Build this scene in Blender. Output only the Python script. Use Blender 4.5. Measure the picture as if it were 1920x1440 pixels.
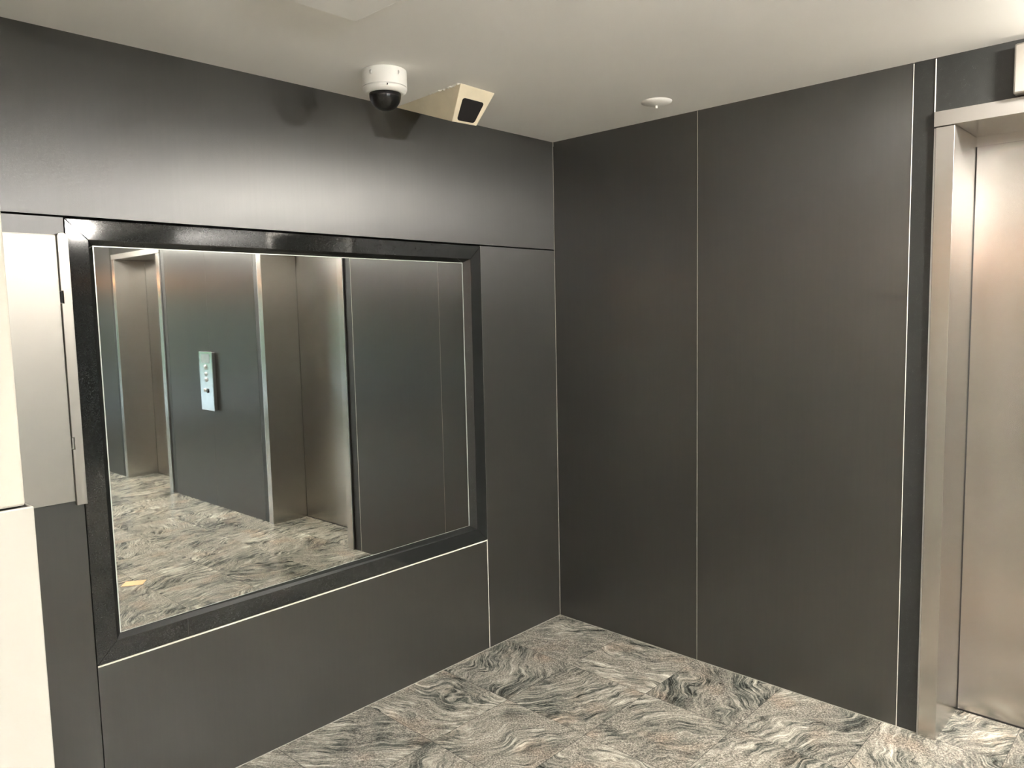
import bpy, bmesh, math, random
from mathutils import Vector, Matrix
random.seed(7)
for o in list(bpy.data.objects): bpy.data.objects.remove(o, do_unlink=True)
S = bpy.context.scene
COL = S.collection
PI = math.pi

# ------------------------------------------------------------------ camera
yaw, pitch, roll = 0.7571389, 0.0936750, -0.0214087
fw = Vector((math.cos(yaw)*math.cos(pitch), math.sin(yaw)*math.cos(pitch), -math.sin(pitch)))
rt = Vector((math.sin(yaw), -math.cos(yaw), 0)); up = rt.cross(fw)
c_, s_ = math.cos(roll), math.sin(roll)
R_ = c_*rt + s_*up; U_ = -s_*rt + c_*up
cd = bpy.data.cameras.new('camera'); cam = bpy.data.objects.new('camera', cd); COL.objects.link(cam)
M = Matrix((R_, U_, -fw)).transposed().to_4x4(); M.translation = (-2.93857, -2.46748, 1.57228)
cam.matrix_world = M
cd.sensor_width = 36; cd.lens = 1425.82*36/1920; cd.clip_start = 0.05
S.camera = cam

# ------------------------------------------------------------------ world, exposure
W = bpy.data.worlds.new('world'); S.world = W; W.use_nodes = True
W.node_tree.nodes['Background'].inputs['Color'].default_value = (0.74, 0.86, 1.0, 1)
W.node_tree.nodes['Background'].inputs['Strength'].default_value = 1.5
S.view_settings.view_transform = 'Standard'; S.view_settings.look = 'None'
S.view_settings.gamma = 1; S.view_settings.use_curve_mapping = False
S.view_settings.exposure = 2.45
LAMP = 350.0      # emission of the lamps before the lifts
LAMP2 = 104.0     # emission of the added uplighters behind the camera
WARM = 5.5       # emission of the added amber strip lights

# ------------------------------------------------------------------ materials
def mat(name, base=(.5,.5,.5), rough=.5, metal=0., spec=.5, **kw):
    m = bpy.data.materials.new(name); m.use_nodes = True
    b = m.node_tree.nodes['Principled BSDF']
    b.inputs['Base Color'].default_value = (*base, 1); b.inputs['Roughness'].default_value = rough
    b.inputs['Metallic'].default_value = metal; b.inputs['Specular IOR Level'].default_value = spec
    for k, v in kw.items():
        b.inputs[k.replace('_', ' ')].default_value = v
    return m
class NT:
    def __init__(s, m): s.t = m.node_tree; s.b = s.t.nodes.get('Principled BSDF')
    def n(s, ty, **kw):
        x = s.t.nodes.new(ty)
        for k, v in kw.items(): setattr(x, k, v)
        return x
    def l(s, a, b): s.t.links.new(a, b)
    def pos(s): return s.n('ShaderNodeNewGeometry').outputs['Position']
    def mapping(s, src, scale=(1,1,1), rot=(0,0,0)):
        m = s.n('ShaderNodeMapping'); m.inputs['Scale'].default_value = scale; m.inputs['Rotation'].default_value = rot
        s.l(src, m.inputs['Vector']); return m.outputs['Vector']
    def noise(s, src, scale, detail=4, rough=.6, dist=0):
        x = s.n('ShaderNodeTexNoise'); x.inputs['Scale'].default_value = scale; x.inputs['Detail'].default_value = detail
        x.inputs['Roughness'].default_value = rough; x.inputs['Distortion'].default_value = dist
        s.l(src, x.inputs['Vector']); return x
    def ramp(s, src, stops):
        r = s.n('ShaderNodeValToRGB'); e = r.color_ramp.elements
        while len(e) < len(stops): e.new(.5)
        for el, (p, c) in zip(e, stops): el.position = p; el.color = (*c, 1) if len(c) == 3 else c
        s.l(src, r.inputs['Fac']); return r.outputs['Color']
    def mixc(s, f, a, b, blend='MIX'):
        m = s.n('ShaderNodeMix', data_type='RGBA', blend_type=blend)
        for i, v in ((0, f), (6, a), (7, b)):
            if isinstance(v, (int, float)): m.inputs[i].default_value = v
            elif isinstance(v, tuple): m.inputs[i].default_value = (*v, 1)
            else: s.l(v, m.inputs[i])
        return m.outputs[2]
    def mr(s, src, a, b, c, d):
        x = s.n('ShaderNodeMapRange'); 
        for i, v in enumerate((a, b, c, d)): x.inputs[i+1].default_value = v
        s.l(src, x.inputs[0]); return x.outputs[0]
    def bump(s, h, strength, dist=.001):
        b = s.n('ShaderNodeBump'); b.inputs['Strength'].default_value = strength; b.inputs['Distance'].default_value = dist
        s.l(h, b.inputs['Height']); s.l(b.outputs[0], s.b.inputs['Normal'])

def laminate():
    m = mat('laminate', (.05,.047,.042), .34, .0, .8)
    k = NT(m); P = k.pos()
    a = k.noise(k.mapping(P, (90,90,3)), 1, 4, .6)      # fine vertical grain
    b = k.noise(k.mapping(P, (6,6,.6)), 1, 3, .5)
    c = k.noise(k.mapping(P, (1,1,1)), 420, 2, .5)
    f = k.mixc(.35, a.outputs[0], b.outputs[0])
    col = k.ramp(f, [(.3, (.0185,.0175,.0148)), (.7, (.026,.0245,.0208))])
    k.l(col, k.b.inputs['Base Color'])
    k.l(k.mr(c.outputs[0], .3, .7, .31, .38), k.b.inputs['Roughness'])
    k.bump(c.outputs[0], .25, .0006)
    k.b.inputs['IOR'].default_value = 1.62; k.b.inputs['Anisotropic'].default_value = .82
    t = k.n('ShaderNodeTangent', direction_type='UV_MAP', uv_map='UVMap'); k.l(t.outputs[0], k.b.inputs['Tangent'])
    return m
def granite_black(name='black_granite', rough=.055, hi=.022):
    m = mat(name, (.02,.02,.02), rough, 0, .6)
    k = NT(m); P = k.pos()
    v = k.noise(P, 330, 3, .7); w = k.noise(P, 40, 4, .7)
    f = k.mixc(.4, v.outputs[0], w.outputs[0])
    k.l(k.ramp(f, [(.45, (.014,.015,.014)), (.60, (.019,.020,.019)), (.70, (hi,hi,hi*.95))]), k.b.inputs['Base Color'])
    return m
def steel(name, base=(.52,.50,.47), rough=.27, aniso=.75, wav=1.):
    m = mat(name, base, rough, 1.0, .5)
    k = NT(m); P = k.pos()
    g = k.noise(k.mapping(P, (420,420,2.0)), 1, 3, .6)
    lo = k.noise(k.mapping(P, (2.2,2.2,1.3)), 1, 1, .4)
    k.b.inputs['Roughness'].default_value = rough
    k.l(k.mixc(g.outputs[0], tuple(x*.99 for x in base), tuple(min(1, x*1.01) for x in base)), k.b.inputs['Base Color'])
    k.b.inputs['Anisotropic'].default_value = aniso
    t = k.n('ShaderNodeTangent', direction_type='UV_MAP', uv_map='UVMap'); k.l(t.outputs[0], k.b.inputs['Tangent'])
    return m
def stone_floor():
    m = mat('veined_granite_floor', (.4,.38,.34), .2, 0, .5)
    k = NT(m); P = k.pos()
    T = .405
    def vm(op, a, b=None):
        x = k.n('ShaderNodeVectorMath', operation=op); k.l(a, x.inputs[0])
        if b is not None:
            if isinstance(b, tuple): x.inputs[1].default_value = b
            else: k.l(b, x.inputs[1])
        return x.outputs[0]
    def ma(op, a, b=None, c=None):
        x = k.n('ShaderNodeMath', operation=op)
        for i, v in enumerate((a, b, c)):
            if v is None: continue
            if isinstance(v, (int, float)): x.inputs[i].default_value = v
            else: k.l(v, x.inputs[i])
        return x.outputs[0]
    sc = k.mapping(P, (1/T, 1/.395, 0))
    cell = vm('FLOOR', sc); fr = vm('FRACTION', sc)
    wn = k.n('ShaderNodeTexWhiteNoise', noise_dimensions='3D'); k.l(vm('ADD', cell, (3.3, 7.1, .5)), wn.inputs['Vector'])
    rnd = wn.outputs['Value']; rc = wn.outputs['Color']
    rot = k.n('ShaderNodeVectorRotate', rotation_type='Z_AXIS'); k.l(P, rot.inputs['Vector'])
    k.l(ma('MULTIPLY_ADD', rnd, 1.9, -.55), rot.inputs['Angle'])
    off = vm('MULTIPLY', rc, (9, 9, 9)); q = vm('ADD', rot.outputs[0], off)
    wq = k.noise(q, 2.6, 3, .55); wv = vm('SUBTRACT', wq.outputs['Color'], (.5,.5,.5)); q2 = vm('ADD', q, vm('MULTIPLY', wv, (.34,.34,0)))
    wq3 = k.noise(q, 12, 2, .5); wv3 = vm('SUBTRACT', wq3.outputs['Color'], (.5,.5,.5)); q3 = vm('ADD', q2, vm('MULTIPLY', wv3, (.020,.020,0)))
    streak = k.noise(k.mapping(q3, (3.5, 38, 1)), 1, 8, .78)
    fine = k.noise(k.mapping(q3, (12, 110, 1)), 1, 4, .65)
    speck = k.noise(q, 150, 5, .8)
    blot = k.noise(q, 6.5, 3, .5)
    big = k.noise(q2, 3.2, 4, .6); grit = k.noise(q, 85, 5, .85)
    f = ma('ADD', ma('MULTIPLY', streak.outputs[0], .52), ma('MULTIPLY', fine.outputs[0], .34))
    f = ma('ADD', f, ma('MULTIPLY', grit.outputs[0], .14))
    f = ma('ADD', f, ma('MULTIPLY_ADD', big.outputs[0], .26, -.130))
    f = ma('ADD', f, ma('MULTIPLY_ADD', rnd, .03, -.015))
    col = k.ramp(f, [(.415, (.016,.021,.020)), (.465, (.075,.088,.080)), (.50, (.22,.22,.195)), (.55, (.42,.40,.35)), (.63, (.80,.78,.70))])
    grey = k.ramp(speck.outputs[0], [(.36, (.06,.063,.058)), (.5, (.29,.27,.235)), (.64, (.64,.60,.53))])
    col = k.mixc(k.mr(blot.outputs[0], .43, .62, .08, .78), col, grey)
    pink = k.noise(q, 5.0, 2, .5)
    col = k.mixc(k.mr(pink.outputs[0], .54, .72, 0, .55), col, (1.0,.80,.70), 'MULTIPLY')
    gr2 = k.noise(q, 420, 3, .8); col = k.mixc(.55, col, k.ramp(gr2.outputs[0], [(.38, (.18,.18,.17)), (.62, (.80,.79,.77))]), 'OVERLAY')
    col = k.mixc(.35, col, grey, 'SOFT_LIGHT')
    # slab joints
    sep = k.n('ShaderNodeSeparateXYZ'); k.l(fr, sep.inputs[0])
    def edge(o): return ma('MINIMUM', o, ma('SUBTRACT', 1., o))
    e = ma('MINIMUM', edge(sep.outputs[0]), edge(sep.outputs[1]))
    col = k.mixc(k.mr(e, .0022, .0045, .75, 0.), col, (.05,.05,.045))
    k.l(col, k.b.inputs['Base Color'])
    k.l(k.mr(speck.outputs[0], .3, .7, .14, .26), k.b.inputs['Roughness'])
    return m
def paint(name, base, rough=.6, bump=.15, scale=30):
    m = mat(name, base, rough, 0, .35); k = NT(m); P = k.pos()
    a = k.noise(P, scale, 4, .6); b = k.noise(P, 1.3, 3, .5)
    k.l(k.mixc(k.mr(b.outputs[0], .35, .65, 0, 1), tuple(x*.95 for x in base), base), k.b.inputs['Base Color'])
    k.bump(b.outputs[0], bump, .01)
    return m
def plain(name, base, rough=.5, metal=0., spec=.5, var=.06, scale=25, **kw):
    m = mat(name, base, rough, metal, spec, **kw); k = NT(m)
    a = k.noise(k.pos(), scale, 3, .6)
    k.l(k.mixc(k.mr(a.outputs[0], .3, .7, 0, 1), tuple(x*(1-var) for x in base), tuple(min(1, x*(1+var)) for x in base)), k.b.inputs['Base Color'])
    return m
def emit(name, c, s):
    m = mat(name, c, .5); b = m.node_tree.nodes['Principled BSDF']
    b.inputs['Emission Color'].default_value = (*c, 1); b.inputs['Emission Strength'].default_value = s
    return m
def glass_pane():
    m = bpy.data.materials.new('window_glass'); m.use_nodes = True; t = m.node_tree; t.nodes.clear()
    o = t.nodes.new('ShaderNodeOutputMaterial'); mx = t.nodes.new('ShaderNodeMixShader'); mx.inputs[0].default_value = .10
    a = t.nodes.new('ShaderNodeBsdfTransparent'); a.inputs[0].default_value = (.92,.94,.94,1)
    g = t.nodes.new('ShaderNodeBsdfGlossy'); g.inputs['Roughness'].default_value = .02
    t.links.new(a.outputs[0], mx.inputs[1]); t.links.new(g.outputs[0], mx.inputs[2]); t.links.new(mx.outputs[0], o.inputs[0]); return m
def mirror_mat():
    m = mat('mirror_silver', (.54,.55,.525), .012, 1.0, .5); k = NT(m)
    a = k.noise(k.pos(), 9, 4, .6)
    k.l(k.mr(a.outputs[0], .45, .8, .008, .035), k.b.inputs['Roughness'])
    return m
def foliage():
    m = mat('hedge_leaves', (.1,.3,.05), .6); k = NT(m); a = k.noise(k.pos(), 7, 5, .7)
    k.l(k.ramp(a.outputs[0], [(.35, (.02,.07,.015)), (.5, (.10,.26,.04)), (.68, (.38,.55,.12))]), k.b.inputs['Base Color']); return m

LAM = laminate(); GRA = granite_black(); GRS = granite_black('honed_black_granite', .42, .11)
STL = steel('brushed_steel'); STD = steel('brushed_door_steel', (.50,.475,.445), .27, .8)
STC = steel('cabinet_steel', (.43,.41,.37), .38, .5)
STB = steel('jamb_edge_steel', (.50,.50,.50), .35, .3)
POL = plain('polished_steel', (.66,.67,.68), .16, 1.)
FLO = stone_floor(); CEI = paint('ceiling_paint', (.85,.835,.80), .7)
CRM = paint('cream_paint', (.52,.495,.425), .6, .08)
TIL = plain('glazed_cream_tile', (.46,.45,.40), .12, 0, .6, .02, 3)
WHT = plain('white_plastic', (.82,.81,.76), .35, 0, .5, .02)
WHG = plain('glossy_white_panel', (.93,.92,.89), .25, 0, .6, .01)
WHD = plain('white_enamel', (.80,.79,.75), .4, 0, .5, .03)
BEI = plain('beige_painted_metal', (.72,.64,.47), .42, 0, .5, .05, 14)
LIN = plain('pale_sealant', (.80,.77,.68), .5); LIG = plain('dull_sealant', (.38,.36,.31), .5)
LID = plain('grey_sealant', (.12,.115,.10), .5)
BLK = plain('black_groove', (.012,.012,.011), .6)
BGL = mat('smoked_glass', (.006,.006,.007), .03, 0, .8)
SMK = mat('lens_glass', (.02,.018,.018), .1, 0, .6)
CLR = mat('clear_polycarbonate', (.9,.9,.9), .02, 0, .5, Transmission_Weight=1.0, IOR=1.2)
MIR = mirror_mat(); GLS = glass_pane(); EDG = plain('mirror_edge', (.62,.66,.60), .25, .3)
BEV = granite_black('lit_granite_bevel', .30, .12)  # lighter granite copy: light on the right and lower bevels put in its colour
CRD = plain('tan_card', (.78,.45,.22), .7)
ALU = plain('aluminium', (.55,.55,.54), .35, 1.)
LMP = emit('lamp_diffuser', (1.0,.95,.87), LAMP); LM3 = emit('strong_lamp_diffuser', (1.0,.95,.87), LAMP*2.2); LM2 = emit('added_tube_glow', (.98,.985,1.0), LAMP2); AMB = emit('amber_diffuser', (1.0,.46,.20), WARM)
CON = plain('paving', (.62,.62,.60), .8, 0, .3); HED = foliage()

# ------------------------------------------------------------------ mesh helpers
class MB:
    def __init__(s): s.bm = bmesh.new()
    def box(s, x0, x1, y0, y1, z0, z1):
        v = [s.bm.verts.new(p) for p in ((x0,y0,z0),(x1,y0,z0),(x1,y1,z0),(x0,y1,z0),(x0,y0,z1),(x1,y0,z1),(x1,y1,z1),(x0,y1,z1))]
        for f in ((0,3,2,1),(4,5,6,7),(0,1,5,4),(1,2,6,5),(2,3,7,6),(3,0,4,7)): s.bm.faces.new([v[i] for i in f])
        return s
    def poly(s, pts, faces):
        v = [s.bm.verts.new(p) for p in pts]
        for f in faces: s.bm.faces.new([v[i] for i in f])
        return s
    def prism(s, loop, axis, a, b):          # loop of 2-D points extruded along an axis
        def P(u, w, t): return {0: (t,u,w), 1: (u,t,w), 2: (u,w,t)}[axis]
        A = [s.bm.verts.new(P(u,w,a)) for u, w in loop]; B = [s.bm.verts.new(P(u,w,b)) for u, w in loop]
        n = len(loop); s.bm.faces.new(A); s.bm.faces.new(B[::-1])
        for i in range(n): s.bm.faces.new((A[i], B[i], B[(i+1)%n], A[(i+1)%n]))
        return s
    def lathe(s, prof, c, n=48, smooth=True, axis='z'):        # prof = (radius, height) list
        rings = []
        def P(r, h, a):
            if axis == 'z': return (c[0]+r*math.cos(a), c[1]+r*math.sin(a), c[2]+h)
            if axis == 'x': return (c[0]+h, c[1]+r*math.cos(a), c[2]+r*math.sin(a))
        for r, h in prof:
            if r < 1e-6: rings.append([s.bm.verts.new(P(0, h, 0))])
            else: rings.append([s.bm.verts.new(P(r, h, 2*PI*i/n)) for i in range(n)])
        for A, B in zip(rings, rings[1:]):
            for i in range(n):
                j = (i+1) % n
                if len(A) == 1 and len(B) == 1: continue
                f = (A[0], B[i], B[j]) if len(A) == 1 else (A[i], A[j], B[0]) if len(B) == 1 else (A[i], A[j], B[j], B[i])
                f = s.bm.faces.new(f); f.smooth = smooth
        return s
    def build(s, name, m, parent=None, bevel=0, origin=None, seg=2):
        bmesh.ops.recalc_face_normals(s.bm, faces=s.bm.faces)
        o3 = Vector(origin) if origin is not None else Vector((0,0,0))
        if origin is not None: bmesh.ops.translate(s.bm, verts=s.bm.verts, vec=-o3)
        uv = s.bm.loops.layers.uv.new('UVMap')
        for f in s.bm.faces:
            n = f.normal
            ax = max(range(3), key=lambda i: abs(n[i]))
            for l in f.loops:
                p = l.vert.co + o3
                l[uv].uv = (p.y, p.z) if ax == 0 else (p.x, p.z) if ax == 1 else (p.x, p.y)
        me = bpy.data.meshes.new(name); s.bm.to_mesh(me); s.bm.free(); me.materials.append(m)
        o = bpy.data.objects.new(name, me); COL.objects.link(o)
        if parent is not None:
            o.parent = parent; o.location = o3 - world_loc(parent)
        else: o.location = o3
        if bevel:
            b = o.modifiers.new('bevel', 'BEVEL'); b.width = bevel; b.segments = seg; b.limit_method = 'ANGLE'; b.harden_normals = False
        return o
def world_loc(o):
    v = Vector(o.location)
    while o.parent: o = o.parent; v += Vector(o.location)
    return v
def bx(*a): return MB().box(*a)
def struct(o, label=None):
    o['kind'] = 'structure'
    if label: o['label'] = label
    return o
def tag(o, label, cat, group=None):
    o['label'] = label; o['category'] = cat
    if group: o['group'] = group
    return o
def empty(name, loc):
    o = bpy.data.objects.new(name, None); COL.objects.link(o); o.location = loc; o.empty_display_size = .1; return o
def copy_tree(o, delta=(0,0,0), parent=None):
    c = o.copy(); COL.objects.link(c)
    if parent is None: c.location = Vector(o.location) + Vector(delta)
    else: c.parent = parent
    for ch in list(o.children): copy_tree(ch, parent=c)
    return c

H = 2.4; XW = -6.6; YW = -9.0
E1 = (-1.765, -2.715); E2 = (-4.505, -5.455)      # the two lift openings along the right wall
DZ = 2.168; REC = .283
# ------------------------------------------------------------------ floor and ceiling
struct(bx(XW-.2, .5, YW-.2, .2, -.1, 0).build('floor', FLO), 'veined grey and cream granite slab floor')
ce = struct(bx(XW-.2, .5, YW-.2, .2, H, H+.15).build('ceiling', CEI), 'flat off-white painted ceiling')

# ------------------------------------------------------------------ mirror wall (left in the photo), plane y = 0
FX0, FX1, FZ0, FZ1 = -2.198, -.519, .525, 1.871
wl = struct(bx(-3.0, .2, .06, .2, 0, H).build('wall_left', BLK), 'wall clad in dark grey laminate panels around the mirror')
g = .0015
for (x0, x1, z0, z1) in ((-3.0, -.0015, 1.879, H), (-3.0, FX0-g, 0, 1.873), (FX0+g, FX1-g, 0, FZ0-g), (FX1+g, -.0015, 0, 1.873)):
    bx(x0, x1, 0, .06, z0, z1).build('wall_panel', LAM, wl)
# pale sealant lines; the first strip is pale to paint a lit panel edge
bx(FX0+.002, FX1, -.0035, .004, FZ0-.006, FZ0-.001).build('joint_trim', LIN, wl)
bx(FX1-.0012, FX1+.0020, -.0015, .004, 0, 1.872).build('joint_trim', LIN, wl)
bx(-.002, 0, -.002, 0, 0, H).build('joint_trim', LIG, wl)
bx(-3.0, 0, -.002, 0, 0, .002).build('joint_trim', LIG, wl)

# ------------------------------------------------------------------ framed wall mirror
mx, mz = (FX0+FX1)/2, FZ0
mr = tag(empty('wall_mirror', (mx, 0, FZ0)), 'wide rectangular mirror in a black granite frame set into the panelled wall', 'mirror')
IX0, IX1, IZ0, IZ1 = -2.137, -.583, .588, 1.812       # inner edge of the frame face
GX0, GX1, GZ0, GZ1 = -2.123, -.604, .604, 1.797        # visible edge of the glass
def gy(x): return .032 + (x)*.0104                     # glass sits slightly askew in the recess
YF = -.004
def frame_piece(a, b, c, d):                           # four front corners (x,z) of one mitred granite slab
    pts = [(x, YF, z) for x, z in (a, b, c, d)] + [(x, .055, z) for x, z in (a, b, c, d)]
    return MB().poly(pts, [(0,1,2,3),(7,6,5,4),(0,4,5,1),(1,5,6,2),(2,6,7,3),(3,7,4,0)]).build('frame_slab', GRA, mr, bevel=.0012)
m_ = .0006
frame_piece((FX0,FZ1), (FX1,FZ1), (IX1,IZ1), (IX0,IZ1))
frame_piece((FX1,FZ1-m_), (FX1,FZ0), (IX1,IZ0+m_), (IX1,IZ1-m_))
frame_piece((FX0,FZ0), (IX0,IZ0), (IX1,IZ0), (FX1,FZ0))
frame_piece((FX0,FZ0+m_), (FX0,FZ1-m_), (IX0,IZ1-m_), (IX0,IZ0+m_))
def bevel_piece(o1, o2, i1, i2, mm):
    A = [(o1[0], YF+.001, o1[1]), (o2[0], YF+.001, o2[1]), (i2[0], gy(i2[0])-.001, i2[1]), (i1[0], gy(i1[0])-.001, i1[1])]
    B = [(o1[0], .052, o1[1]), (o2[0], .052, o2[1]), (i2[0], .052, i2[1]), (i1[0], .052, i1[1])]
    return MB().poly(A+B, [(0,1,2,3),(7,6,5,4),(0,4,5,1),(1,5,6,2),(2,6,7,3),(3,7,4,0)]).build('frame_bevel', mm, mr)
bevel_piece((IX0,IZ1), (IX1,IZ1), (GX0,GZ1), (GX1,GZ1), GRA)
bevel_piece((IX1,IZ1), (IX1,IZ0), (GX1,GZ1), (GX1,GZ0), BEV)
bevel_piece((IX1,IZ0), (IX0,IZ0), (GX1,GZ0), (GX0,GZ0), BEV)
bevel_piece((IX0,IZ0), (IX0,IZ1), (GX0,GZ0), (GX0,GZ1), GRA)
gl = MB().poly([(GX0,gy(GX0),GZ0),(GX1,gy(GX1),GZ0),(GX1,gy(GX1),GZ1),(GX0,gy(GX0),GZ1),(GX0,gy(GX0)+.006,GZ0),(GX1,gy(GX1)+.006,GZ0),(GX1,gy(GX1)+.006,GZ1),(GX0,gy(GX0)+.006,GZ1)],
     [(0,1,2,3),(7,6,5,4),(0,4,5,1),(1,5,6,2),(2,6,7,3),(3,7,4,0)]).build('mirror_glass', MIR, mr)
e = MB()
for (x0,x1,z0,z1) in ((GX0,GX1,GZ1-.0030,GZ1),(GX0,GX0+.0035,GZ0,GZ1),(GX1-.0035,GX1,GZ0,GZ1),(GX0,GX1,GZ0,GZ0+.0012)):
    e.poly([(x0,gy(x0)-.0004,z0),(x1,gy(x1)-.0004,z0),(x1,gy(x1)-.0004,z1),(x0,gy(x0)-.0004,z1)], [(0,1,2,3)])
e.build('glass_edge', EDG, mr)
# crack in the lower bevel
bx(-1.918, -1.916, YF-.0003, .01, FZ0+.008, IZ0+.002).build('crack', BLK, mr)

# ------------------------------------------------------------------ steel wall cabinet beside the mirror
cb = tag(empty('wall_cabinet', (-2.38, 0, 1.04)), 'flat brushed steel cabinet on the panelled wall, left of the mirror', 'cabinet')
bx(-2.56, -2.200, -.006, 0, 1.045, 1.822).build('body', STC, cb)
bx(-2.56, -2.226, -.014, -.006, 1.046, 1.820).build('door', STC, cb, bevel=.001)
# hinge strip with rounded top and two notches
X0, X1, Z0, Z1 = -2.2245, -2.1965, 1.034, 1.828
lp = [(X0, Z0), (X1, Z0), (X1, Z1-.012), (X1-.004, Z1-.004), (X1-.012, Z1), (X0+.010, Z1), (X0+.003, Z1-.003), (X0, Z1-.010),
      (X0, 1.662), (X0+.006, 1.662), (X0+.006, 1.626), (X0, 1.626), (X0, 1.236), (X0+.006, 1.236), (X0+.006, 1.200), (X0, 1.200)]
MB().prism(lp, 1, -.022, -.006).build('hinge_strip', STC, cb, bevel=.001)
for z in (1.644, 1.218): bx(X0+.0005, X0+.005, -.0165, -.007, z-.016, z+.016).build('hinge', BLK if z > 1.5 else STC, cb)

# ------------------------------------------------------------------ near white wall at the left edge
PX, PY = -2.589, -1.0
wn = struct(bx(XW, PX, PY, .2, 1.265, H).build('wall_near', CRM, bevel=.004), 'cream painted wall above glazed tiles at the left edge')
bx(XW, PX+.004, PY-.004, .2, 0, 1.262).build('tile_base', BLK, wn)
zt = 1.265; k_ = 0
while zt > 0.01:
    zb = max(0., zt-.60); x1 = PX+.010
    while x1 > XW+.01:
        x0 = max(XW, x1-.60)
        bx(x0+.001, x1-.001 if x1 < PX else x1, PY-.010, PY-.003, zb+.001, zt-.001).build('wall_tile', TIL, wn, bevel=.0025) if x1 > -4.5 else None
        x1 -= .60
    zt -= .60
bx(PX+.0035, PX+.010, PY-.0035, 0, 0, 1.264).build('tile_edge', TIL, wn, bevel=.003)

# ------------------------------------------------------------------ lift wall (right in the photo), plane x = 0
wr = struct(bx(.42, .6, YW, .2, 0, H).build('wall_right', BLK), 'wall clad in dark laminate panels with two lift doors')
def rp(y0, y1, z0=0, z1=H, m=LAM, x=0, nm='wall_panel'): return bx(x, .06 if m is LAM else .07, min(y0,y1)+.001, max(y0,y1)-.001, z0, z1).build(nm, m, wr)
rp(-.003, -.796); rp(-.796, -1.630)
rp(-2.850, -3.610); rp(-3.610, -4.370); rp(-5.590, -6.75); rp(-6.75, YW)
for o1, o2 in (E1, E2):
    rp(o1+.065, o1+.135, m=GRS, nm='granite_strip'); rp(o2-.065, o2-.135, m=GRS, nm='granite_strip')
    rp(o1+.065, o2-.065, 2.219, H, m=GRS, nm='granite_lintel')
for y in (-.796,): bx(-.0006, .002, y-.0012, y+.0012, 0, H-.002).build('joint_trim', LIG, wr)
bx(-.0012, .002, -1.6313, -1.6290, 0, H-.004).build('joint_trim', LIN, wr)
bx(-.003, .002, -1.7012, -1.6985, 2.172, H-.004).build('joint_trim', LIN, wr)
bx(-.0008, .002, -3.611, -3.609, 0, H).build('joint_trim', LID, wr)
bx(-.002, 0, -1.70, -.003, 0, .002).build('joint_trim', LIG, wr)
# masonry behind the cladding, around the recesses
for a, b in ((0., E1[0]+.03), (E1[1]-.03, E2[0]+.03), (E2[1]-.03, YW)): bx(.07, .42, b, a, 0, H).build('wall_core', BLK, wr)
for a, b in (E1, E2): bx(.07, .42, b-.03, a+.03, 2.22, H).build('wall_core', BLK, wr)
def lift_door(n, y0, y1, label):
    yc = (y0+y1)/2
    d = empty(n, (0, yc, 0)); struct(d, label)
    for s, y in ((1, y0), (-1, y1)):
        ya, yb = y, y+s*.058
        bx(-.012, .004, min(ya,yb), max(ya,yb), 0, DZ-.002).build('jamb', STL, d, bevel=.0015)                # front face
        bx(-.011, .02, min(yb, yb+s*.005), max(yb, yb+s*.005), 0, DZ-.004).build('jamb_edge', STB, d)
        bx(.002, REC, min(y, y+s*.02), max(y, y+s*.02), 0, DZ-.002).build('reveal', STL, d)
    bx(-.014, .01, y1-.064, y0+.064, DZ, 2.219).build('lintel', STL, d, bevel=.0015)
    bx(.01, REC, y1-.02, y0+.02, DZ, DZ+.03).build('soffit', STL, d)
    bx(REC, REC+.03, y1-.02, y0+.02, .006, DZ-.035).build('door_leaf', STD, d)
    bx(REC-.001, REC+.03, y1-.02, y0+.02, DZ-.034, DZ+.01).build('head_strip', STL, d)
    bx(REC-.002, REC+.04, y1-.02, y0+.02, 0, .006).build('sill', BLK, d)
    bx(REC-.0006, REC+.001, y1, y1+.0035, .006, DZ).build('door_gap', BLK, d)
    bx(REC-.0006, REC+.001, y0-.0035, y0, .006, DZ).build('door_gap', BLK, d)
    return d
lift_door('door_1', *E1, 'brushed steel lift door in a steel-lined recess, nearest the corner')
lift_door('door_2', *E2, 'brushed steel lift door farther along the wall, seen in the mirror')

# lift position indicator over the first door
pi_ = tag(empty('floor_indicator', (-.014, -2.24, 2.222)), 'steel indicator box on black granite above the lift door, cut by the right edge', 'indicator')
bx(-.045, 0, -2.55, -1.932, 2.224, 2.378).build('housing', STC, pi_, bevel=.006)
bx(-.047, -.044, -2.33, -2.15, 2.255, 2.345).build('display', BGL, pi_)

# call panel between the lifts (seen in the mirror)
cp = tag(empty('lift_call_panel', (-.015, -3.63, .82)), 'narrow steel lift call panel with round buttons, seen in the mirror', 'control panel')
bx(-.026, 0, -3.735, -3.525, .822, 1.298).build('back_box', STB, cp, bevel=.003)
bx(-.032, -.026, -3.742, -3.518, .815, 1.305).build('face_plate', POL, cp, bevel=.003)
for z, r in ((1.175, .016), (1.118, .012), (1.072, .014)):
    MB().lathe([(r+.005, -.001), (r+.005, -.004), (r, -.0045), (r, -.009), (r*.7, -.011), (0, -.0115)], (-.032, -3.63, z), 24, axis='x').build('button', ALU, cp)
MB().lathe([(.015, 0), (.015, -.005), (.012, -.010), (.0, -.011)], (-.032, -3.66, .985), 24, axis='x').build('key_switch', ALU, cp)
MB().lathe([(.019, 0), (.019, -.004), (.010, -.006), (.0, -.006)], (-.032, -3.615, .980), 24, axis='x').build('keyhole', BGL, cp)
bx(-.0335, -.032, -3.70, -3.56, 1.21, 1.285).build('notice_plate', ALU, cp)

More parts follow.
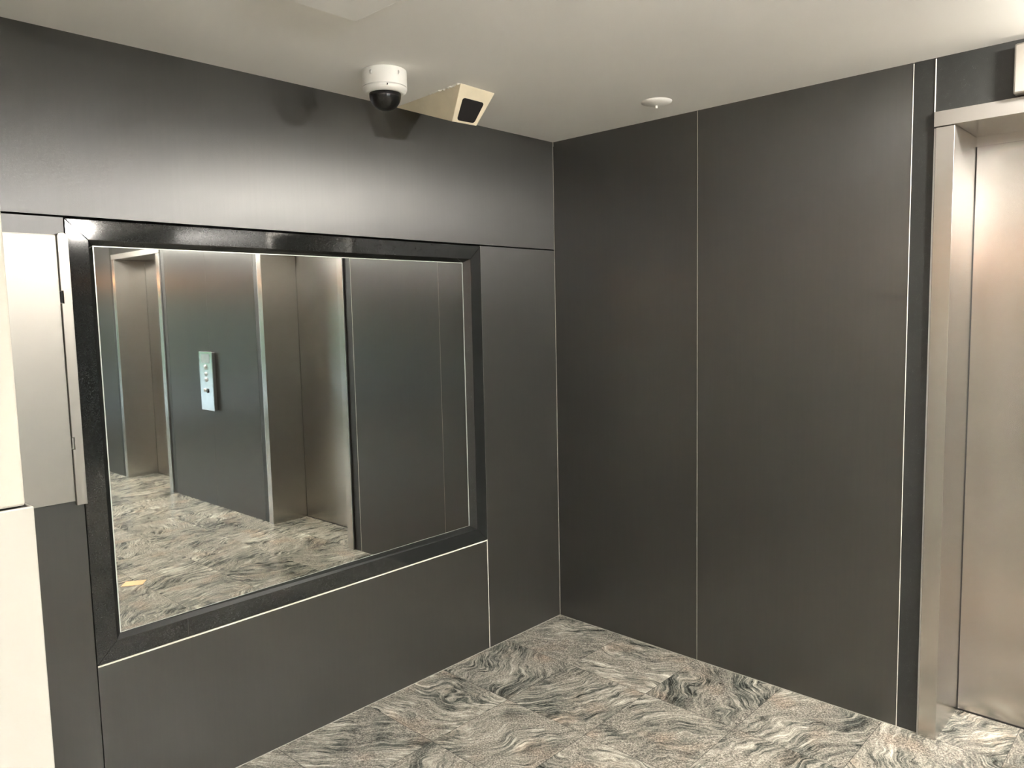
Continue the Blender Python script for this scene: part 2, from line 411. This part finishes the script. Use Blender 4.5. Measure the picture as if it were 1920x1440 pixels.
# ------------------------------------------------------------------ far side of the lobby (seen only as reflections)
wf = struct(bx(XW-.2, XW, YW, PY, 0, H).build('wall_far', CRM), 'cream wall behind the photographer')
OX0, OX1, OZ = -5.2, -1.5, 2.05
we = struct(bx(XW-.2, OX0, YW-.2, YW, 0, H).box(OX1, .5, YW-.2, YW, 0, H).box(OX0, OX1, YW-.2, YW, OZ, H).build('wall_entrance', LAM), 'dark entrance wall')
w1 = empty('window_1', ((OX0+OX1)/2, YW-.1, 0)); struct(w1, 'glazed entrance')
f = MB()
for i in range(5):
    x = OX0 + (OX1-OX0)*i/4; f.box(x-.03, x+.03, YW-.13, YW-.07, 0, OZ)
f.box(OX0, OX1, YW-.13, YW-.07, OZ-.06, OZ).box(OX0, OX1, YW-.13, YW-.07, 0, .08)
f.build('window_frame', ALU, w1)
bx(OX0, OX1, YW-.105, YW-.098, .08, OZ-.06).build('window_pane', GLS, w1)
struct(bx(-14, 6, -22, YW-.2, -.12, -.02).build('ground', CON), 'pale paving outside the entrance')
hb = MB()
for i in range(260):
    x = random.uniform(-12, 5); z = random.uniform(.1, 2.3); r = random.uniform(.12, .35)
    hb.lathe([(0, -r), (r*.8, -r*.55), (r, 0), (r*.75, r*.6), (0, r)], (x, random.uniform(-15.6, -14.8), z), 7, smooth=False)
h_ = hb.build('hedge', HED); h_['kind'] = 'stuff'; tag(h_, 'green hedge outside the entrance, glimpsed in reflections', 'hedge')

# ------------------------------------------------------------------ downlights
def downlight(x, y, label, m=None):
    d = tag(empty('ceiling_downlight', (x, y, H)), label, 'ceiling light', 'round opal lamps on the lobby ceiling')
    MB().lathe([(.085, 0), (.087, -.004), (.085, -.009), (.057, -.010)], (x, y, H), 48).build('rim', WHD, d)
    MB().lathe([(.055, -.009), (.055, -.022), (.050, -.027), (0, -.029)], (x, y, H), 48).build('diffuser', m or LMP, d)
    return d
d0 = downlight(-.30, -2.34, 'round white downlight in front of the nearest lift door')
c = copy_tree(d0, (-.32, -2.56, 0))
for ch in c.children:                                  # a stronger lamp in the second fitting
    if ch.name.startswith('diffuser'): ch.data = ch.data.copy(); ch.data.materials[0] = LM3
c['label'] = 'round opal lamp on the ceiling in front of the second lift door'
d0['label'] = 'round opal lamp on the ceiling in front of the nearest lift door'
def uplighter(x, y, label):  # unseen troughs, added to brighten the ceiling
    t = tag(empty('added_uplighter', (x, y, H)), label, 'ceiling light', 'added hanging uplighter troughs')
    for dy in (-.45, .45): MB().lathe([(.005, 0), (.005, -.40)], (x, y+dy, H), 10).build('hanger', ALU, t)
    z = H-.44
    MB().prism([(-.10, .05), (-.085, 0), (.085, 0), (.10, .05), (.094, .05), (.080, .006), (-.080, .006), (-.094, .05)], 1, -.62, .62).build('trough', WHD, t).location = (0, 0, z-H)
    for ye in (-.62, .60): bx(x-.098, x+.098, y+ye, y+ye+.02, z, z+.05).build('end_cap', WHD, t)
    for dx in (-.045, .045):
        m = MB(); n = 14
        A = [[m.bm.verts.new((x+dx+.015*math.cos(2*PI*i/n), yy, z+.026+.015*math.sin(2*PI*i/n))) for i in range(n)] for yy in (y-.59, y+.59)]
        for i in range(n): m.bm.faces.new((A[0][i], A[0][(i+1)%n], A[1][(i+1)%n], A[1][i]))
        m.bm.faces.new(A[0]); m.bm.faces.new(A[1][::-1]); m.build('tube', LM2, t)
    return t
t0 = uplighter(-2.5, -3.5, 'added hanging uplighter trough just behind the photographer')
for dx, dy, t in ((-2.1, 0, 'added hanging uplighter trough near the cream far wall'), (.2, -3.0, 'added hanging uplighter trough in the middle of the lobby')):
    c = copy_tree(t0, (dx, dy, 0)); c['label'] = t
for (x0, x1, y0, y1, t) in ((-4.9, -1.0, YW+.001, YW+.05, 'added amber strip light over the glazed entrance'), (XW+.001, XW+.05, -5.0, -1.4, 'added amber strip light along the cream far wall')):  # unseen strips, added for the orange band reflected in the steel
    s = tag(empty('added_strip_light', ((x0+x1)/2, (y0+y1)/2, 2.14)), t, 'strip light', 'added amber strip lights')
    bx(x0, x1, y0, y1, 2.16, 2.20).build('housing', WHD, s)
    bx(x0+.01, x1-.01, y0+.005, y1-.005, 2.12, 2.16).build('diffuser', AMB, s)

# ------------------------------------------------------------------ dome security camera
DX, DY = -1.272, -.325
dc = tag(empty('dome_camera', (DX, DY, H)), 'white dome security camera with a smoked black bubble under the ceiling', 'security camera')
MB().lathe([(0, 0), (.0745, 0), (.0755, -.004), (.0755, -.053), (.0748, -.055)], (DX, DY, H), 64).build('base', WHT, dc)
MB().lathe([(.070, -.053), (.0752, -.0565), (.0748, -.062), (.071, -.069), (.064, -.074), (.056, -.0765), (.053, -.075)], (DX, DY, H), 64).build('cover_ring', WHT, dc)
MB().lathe([(.0490, -.070), (.0490, -.078)] + [(.0490*math.cos(t*PI/2/12), -.080-.0450*math.sin(t*PI/2/12)) for t in range(0, 13)], (DX, DY, H), 48).build('inner_bubble', BGL, dc)
MB().lathe([(.0540, -.072), (.0540, -.078)] + [(.0540*math.cos(t*PI/2/12), -.080-.0510*math.sin(t*PI/2/12)) for t in range(0, 13)], (DX, DY, H), 48).build('clear_dome', CLR, dc)
a = math.atan2(-2.467-DY, -2.939-DX)+.1
MB().lathe([(0, 0), (.003, 0), (.003, .002), (0, .002)], (0, 0, 0), 12, axis='x').build('screw', BLK, dc, origin=(0,0,0)).location = (math.cos(a)*.0742-.001, math.sin(a)*.0742-.001, -.062)
for aa in (.55, -.75):
    MB().lathe([(0, 0), (.007, 0), (.007, .002), (0, .002)], (0, 0, 0), 16, axis='x').build('mounting_cap', WHD, dc).location = (math.cos(a+aa)*.0755-.001, math.sin(a+aa)*.0755-.001, -.02)

# ------------------------------------------------------------------ beige wedge camera housing in the ceiling corner
hs = tag(empty('corner_camera_housing', (-.9, -.2, H)), 'beige wedge-shaped metal camera housing with dark window, under ceiling behind dome', 'camera housing')
TL, TR = Vector((-.990,-.404,H)), Vector((-.809,-.398,H)); BL, BR = Vector((-.967,-.328,2.283)), Vector((-.839,-.325,2.288))
KL, KR = Vector((-.965,-.003,H)), Vector((-.835,-.003,H))
KLb, KRb = KL+Vector((0,0,-.004)), KR+Vector((0,0,-.004))
def fp(u, v): return (TL*(1-u)+TR*u)*(1-v) + (BL*(1-u)+BR*u)*v
MB().poly([TL, TR, BR, BL, KL, KR, KRb, KLb], [(0,1,2,3),(0,3,7,4),(1,5,6,2),(3,2,6,7),(4,7,6,5),(0,4,5,1)]).build('housing', BEI, hs, bevel=.0015)
nf = (TR-TL).cross(BL-TL).normalized()
if nf.y > 0: nf = -nf
def front_patch(u0, u1, v0, v1, off, nm, m, r=.12):
    pts = []
    for cu, cv, a0 in ((u0+r*(u1-u0), v0+r*(v1-v0), PI), (u1-r*(u1-u0), v0+r*(v1-v0), 1.5*PI), (u1-r*(u1-u0), v1-r*(v1-v0), 0), (u0+r*(u1-u0), v1-r*(v1-v0), .5*PI)):
        for i in range(5):
            t = a0 + i*PI/8
            pts.append((cu+r*(u1-u0)*math.cos(t), cv+r*(v1-v0)*math.sin(t)))
    A = [fp(u, v)+nf*off for u, v in pts]; B = [fp(u, v)-nf*.001 for u, v in pts]; n = len(A)
    return MB().poly(A+B, [tuple(range(n)), tuple(range(2*n-1, n-1, -1))]+[(i, (i+1)%n, n+(i+1)%n, n+i) for i in range(n)]).build(nm, m, hs)
front_patch(.16, .85, .33, .94, .0006, 'window', SMK)
# torn paint and filler along the joint with the ceiling
fl = MB()
for i in range(26):
    t = random.uniform(.02, .45); p = TL*(1-t)+KL*t; r = random.uniform(.003, .009)
    fl.lathe([(0, -r*.6), (r, -r*.2), (r*.8, 0)], (p.x-random.uniform(0,.006), p.y, H), 7)
fl.build('filler', LIN, hs)

# ------------------------------------------------------------------ sprinkler cover / detector disc
q = (-.247, -.752)
sp = tag(empty('ceiling_detector', (q[0], q[1], H)), 'small shallow white disc with a tiny stub on the ceiling near the right wall', 'detector')
MB().lathe([(.062, 0), (.060, -.004), (.045, -.010), (.020, -.0155), (0, -.0165)], (*q, H), 48).build('disc', WHT, sp)
MB().lathe([(.0055, -.014), (.0055, -.025), (.004, -.027), (0, -.027)], (*q, H), 16).build('stub', WHT, sp)

# ------------------------------------------------------------------ ceiling access panel at the top edge
ap = tag(empty('ceiling_access_panel', (-1.76, -.80, H)), 'white square raised panel on the ceiling, cut by the top edge', 'access panel')
ax0, ax1, ay0, ay1 = -1.97, -1.63, -1.03, -.68
bx(ax0, ax1, ay0, ay1, H-.024, H).build('frame', WHG, ap, bevel=.010, seg=1)
bx(ax0+.035, ax1-.035, ay0+.035, ay1-.035, H-.040, H-.024).build('panel', WHG, ap, bevel=.003)

# ------------------------------------------------------------------ tan card lying on the floor (seen in the mirror)
cq = [(-1.315,-2.22), (-1.262,-2.285), (-1.165,-2.222), (-1.215,-2.157)]
tag(MB().prism(cq, 2, 0, .0012).build('card', CRD), 'small tan card lying on the stone floor, seen in the mirror', 'card')
